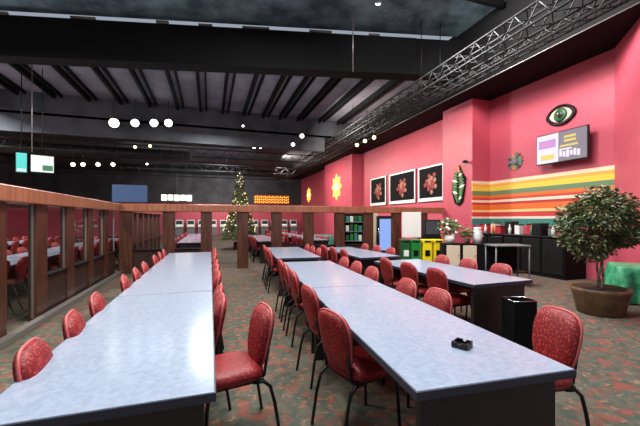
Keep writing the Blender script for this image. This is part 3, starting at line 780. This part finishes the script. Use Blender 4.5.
# security camera
q = at_x(466.5, 161.5, 8.2); r = thing('security_camera', 'small black security camera on the pilaster above the green hanging', 'camera', (8.26, q.y, q.z))
MB().box(-.2, -.06, -.05, .05, -.05, .03, bev=.01).build('camera_body', 'black_metal', r); MB().box(-.06, -.002, -.02, .02, -.02, .02).build('bracket', 'black_metal', r)
MB().lathe([(0, .01), (.03, .01), (.035, 0), (0, 0)], 12, Matrix.Translation((-.2, 0, -.01)) @ Matrix.Rotation(-PI/2, 4, 'Y')).build('lens', 'truss_metal', r)
# yellow lit flower signs on the far pilaster
for (x, y, X, sz, nm) in ((337, 187, 8.26, 1.05, 'large glowing yellow flower sign on the far red wall'), (309, 195, 8.8, .8, 'smaller glowing yellow flower sign deeper along the red wall')):
    q = at_x(x, y, X); r = thing('flower_sign', nm, 'sign', (X, q.y, q.z))
    for k in range(8):
        a = k*PI/4; m = MB(); c, s_ = math.cos(a), math.sin(a); R2 = lambda u, v: ((u*c-v*s_)*sz, (u*s_+v*c)*sz)
        vplate(m, [R2(.15, -.08), R2(.55, -.2), R2(.85, 0), R2(.55, .2), R2(.15, .08)], -.06, -.004); m.build('petal', 'sign_yellow', r)
    MB().lathe([(0, .05), (.2*sz, .04), (.22*sz, 0), (0, 0)], 16, Matrix.Translation((-.06, 0, 0)) @ Matrix.Rotation(-PI/2, 4, 'Y')).build('centre_disc', 'sign_white', r)

# ------------------------------------------------------------------ far hall things
# decorated tree
q = at_y(240, 171, 17.2); r = thing('christmas_tree', 'tall conical christmas tree with tiny lights behind the partition', 'tree', (q.x, q.y, 0)); th = q.z
MB().lathe([(0, 0), (.35, 0), (.3, .35), (0, .35)], 16).build('tree_stand', 'maroon', r)
MB().tube([(0, 0, .3), (0, 0, th-.1)], .07, 8, r1=.02).build('trunk', 'bark', r)
g = random.Random(8); m = MB(); lm = MB()
for _ in range(3600):
    t = g.random()**.75; z = .5+(th-.5)*(1-t) if True else 0; z = th-(th-.5)*math.sqrt(g.random()); rr = (.85*((th-z)/(th-.5))**1.45+.05)*math.sqrt(g.uniform(.35, 1)); a = g.uniform(0, 2*PI)
    p = Vector((rr*math.cos(a), rr*math.sin(a), z)); d = Vector((math.cos(a), math.sin(a), -.35)).normalized(); u = Vector((0, 0, 1)); m.leaf(p, d, u, .2, .09)
m.build('needles', 'leaf', r)
for _ in range(150):
    z = th-(th-.9)*math.sqrt(g.random()); rr = (.85*((th-z)/(th-.5))**1.45+.1)*1.04; a = g.uniform(0, 2*PI); lm.sphere((rr*math.cos(a), rr*math.sin(a), z), .022, 1)
o = lm.build('fairy_lights', 'fairy_light', r); o['kind'] = 'stuff'
# yellow marquee + white sign at far wall, blue screen
q = at_y(272, 199.5, 32.8); r = thing('marquee_sign', 'long amber bulb marquee on the far wall right of the tree', 'sign', (q.x, 32.86, q.z))
MB().box(-1.75, 1.75, -.08, 0.02, -.42, .42, bev=.02).build('sign_panel', 'orange', r)
for k in range(18):
    for z in (-.3, -.05, .2): MB().sphere((-1.62+k*.19, -.1, z+(.06 if k % 2 else 0)), .07, 1).build('bulb', 'sign_yellow', r)
q = at_y(177, 198, 30); r = thing('lit_sign', 'white glowing block sign hanging left of the christmas tree', 'sign', q)
MB().box(-1.25, 1.25, 0, .12, -.32, .32, bev=.02).build('sign_case', 'charcoal', r)
for k in range(5): MB().box(-1.18+k*.48, -.78+k*.48, -.03, 0, -.24+.04*(k % 2), .26).build('lit_block', 'sign_white', r)
MB().tube([(0, .06, .3), (0, .06, 5.6-q.z)], .02, 6).build('hanging_rod', 'metal_trim', r)
q = at_y(130, 193.5, 20); r = thing('projection_screen', 'dim blue hanging screen above the left corner of the partition', 'screen', q)
MB().box(-.85, .85, 0, .06, -.48, .48, bev=.01).build('screen_case', 'black_metal', r); MB().box(-.82, .82, -.01, 0, -.45, .45).build('screen_face', 'screen_blue', r)
for s in (-1, 1): MB().tube([(s*.7, .03, .45), (s*.7, .03, 5.6-q.z)], .012, 5).build('hanging_rod', 'black_metal', r)
for (x, y, wv, hv, mt, nm) in ((21.5, 162.5, .30, .66, 'screen_cyan', 'narrow cyan screen hanging above the left partition'), (42.5, 164, .62, .58, 'screen_white', 'wide white and green screen right of the cyan screen')):
    q = at_y(x, y, 13.4); r = thing('hanging_monitor', nm, 'screen', q, .4)
    MB().box(-wv/2, wv/2, 0, .07, -hv/2, hv/2, bev=.01).build('casing', 'black_metal', r)
    m = MB(); m.box(-wv/2+.02, wv/2-.02, -.008, 0, -hv/2+.02, hv/2-.02)
    if mt == 'screen_white': m.mi = 1; m.box(0, wv/2-.04, -.012, -.008, -.22, -.04)
    else: m.mi = 1; m.box(-wv/2+.04, wv/2-.04, -.012, -.008, -.28, -.2)
    m.build('screen_face', [mt, 'screen_green' if mt == 'screen_white' else 'screen_white'], r)
    MB().tube([(0, .035, hv/2), (0, .035, 6.5-q.z)], .015, 6).build('hanging_rod', 'black_metal', r)
# gaming machines along the far and left walls
def make_machine():
    r = thing('gaming_machine', 'x', 'machine')
    MB().box(-.33, .33, -.25, .3, 0, .75, bev=.02).build('cabinet', 'grey', r)
    MB().box(-.34, .34, -.36, -.1, .75, .82, bev=.015).build('button_deck', 'cream', r)
    d = MB().box(-.33, .33, -.15, .3, .8, 1.42, bev=.03).build('display_housing', 'white_plastic', r)
    MB().box(-.26, .26, -.158, -.15, .88, 1.34).build('screen', 'charcoal', d)
    MB().box(-.25, .25, -.165, -.158, .9, 1.0).build('lit_strip', 'screen_white', d)
    return r
GM = None
for wall, spots in (('far wall', [(-2.6+i*.95, 32.4, 0) for i in range(12)]), ('left wall', [(-12.4, 11+i*1.0, PI/2) for i in range(12)])):
    for i, (x, y, rz) in enumerate(spots):
        lab = ORD[i]+' grey gaming machine from the left along the '+wall if wall == 'far wall' else ORD[i]+' grey gaming machine from the near end along the '+wall
        if GM is None: GM = make_machine(); GM.location = (x, y, 0); GM.rotation_euler.z = rz; GM['label'] = lab; GM['group'] = 'gaming machines along the walls'
        else: copy_tree(GM, (x, y, 0), rz, lab, 'gaming machines along the walls')
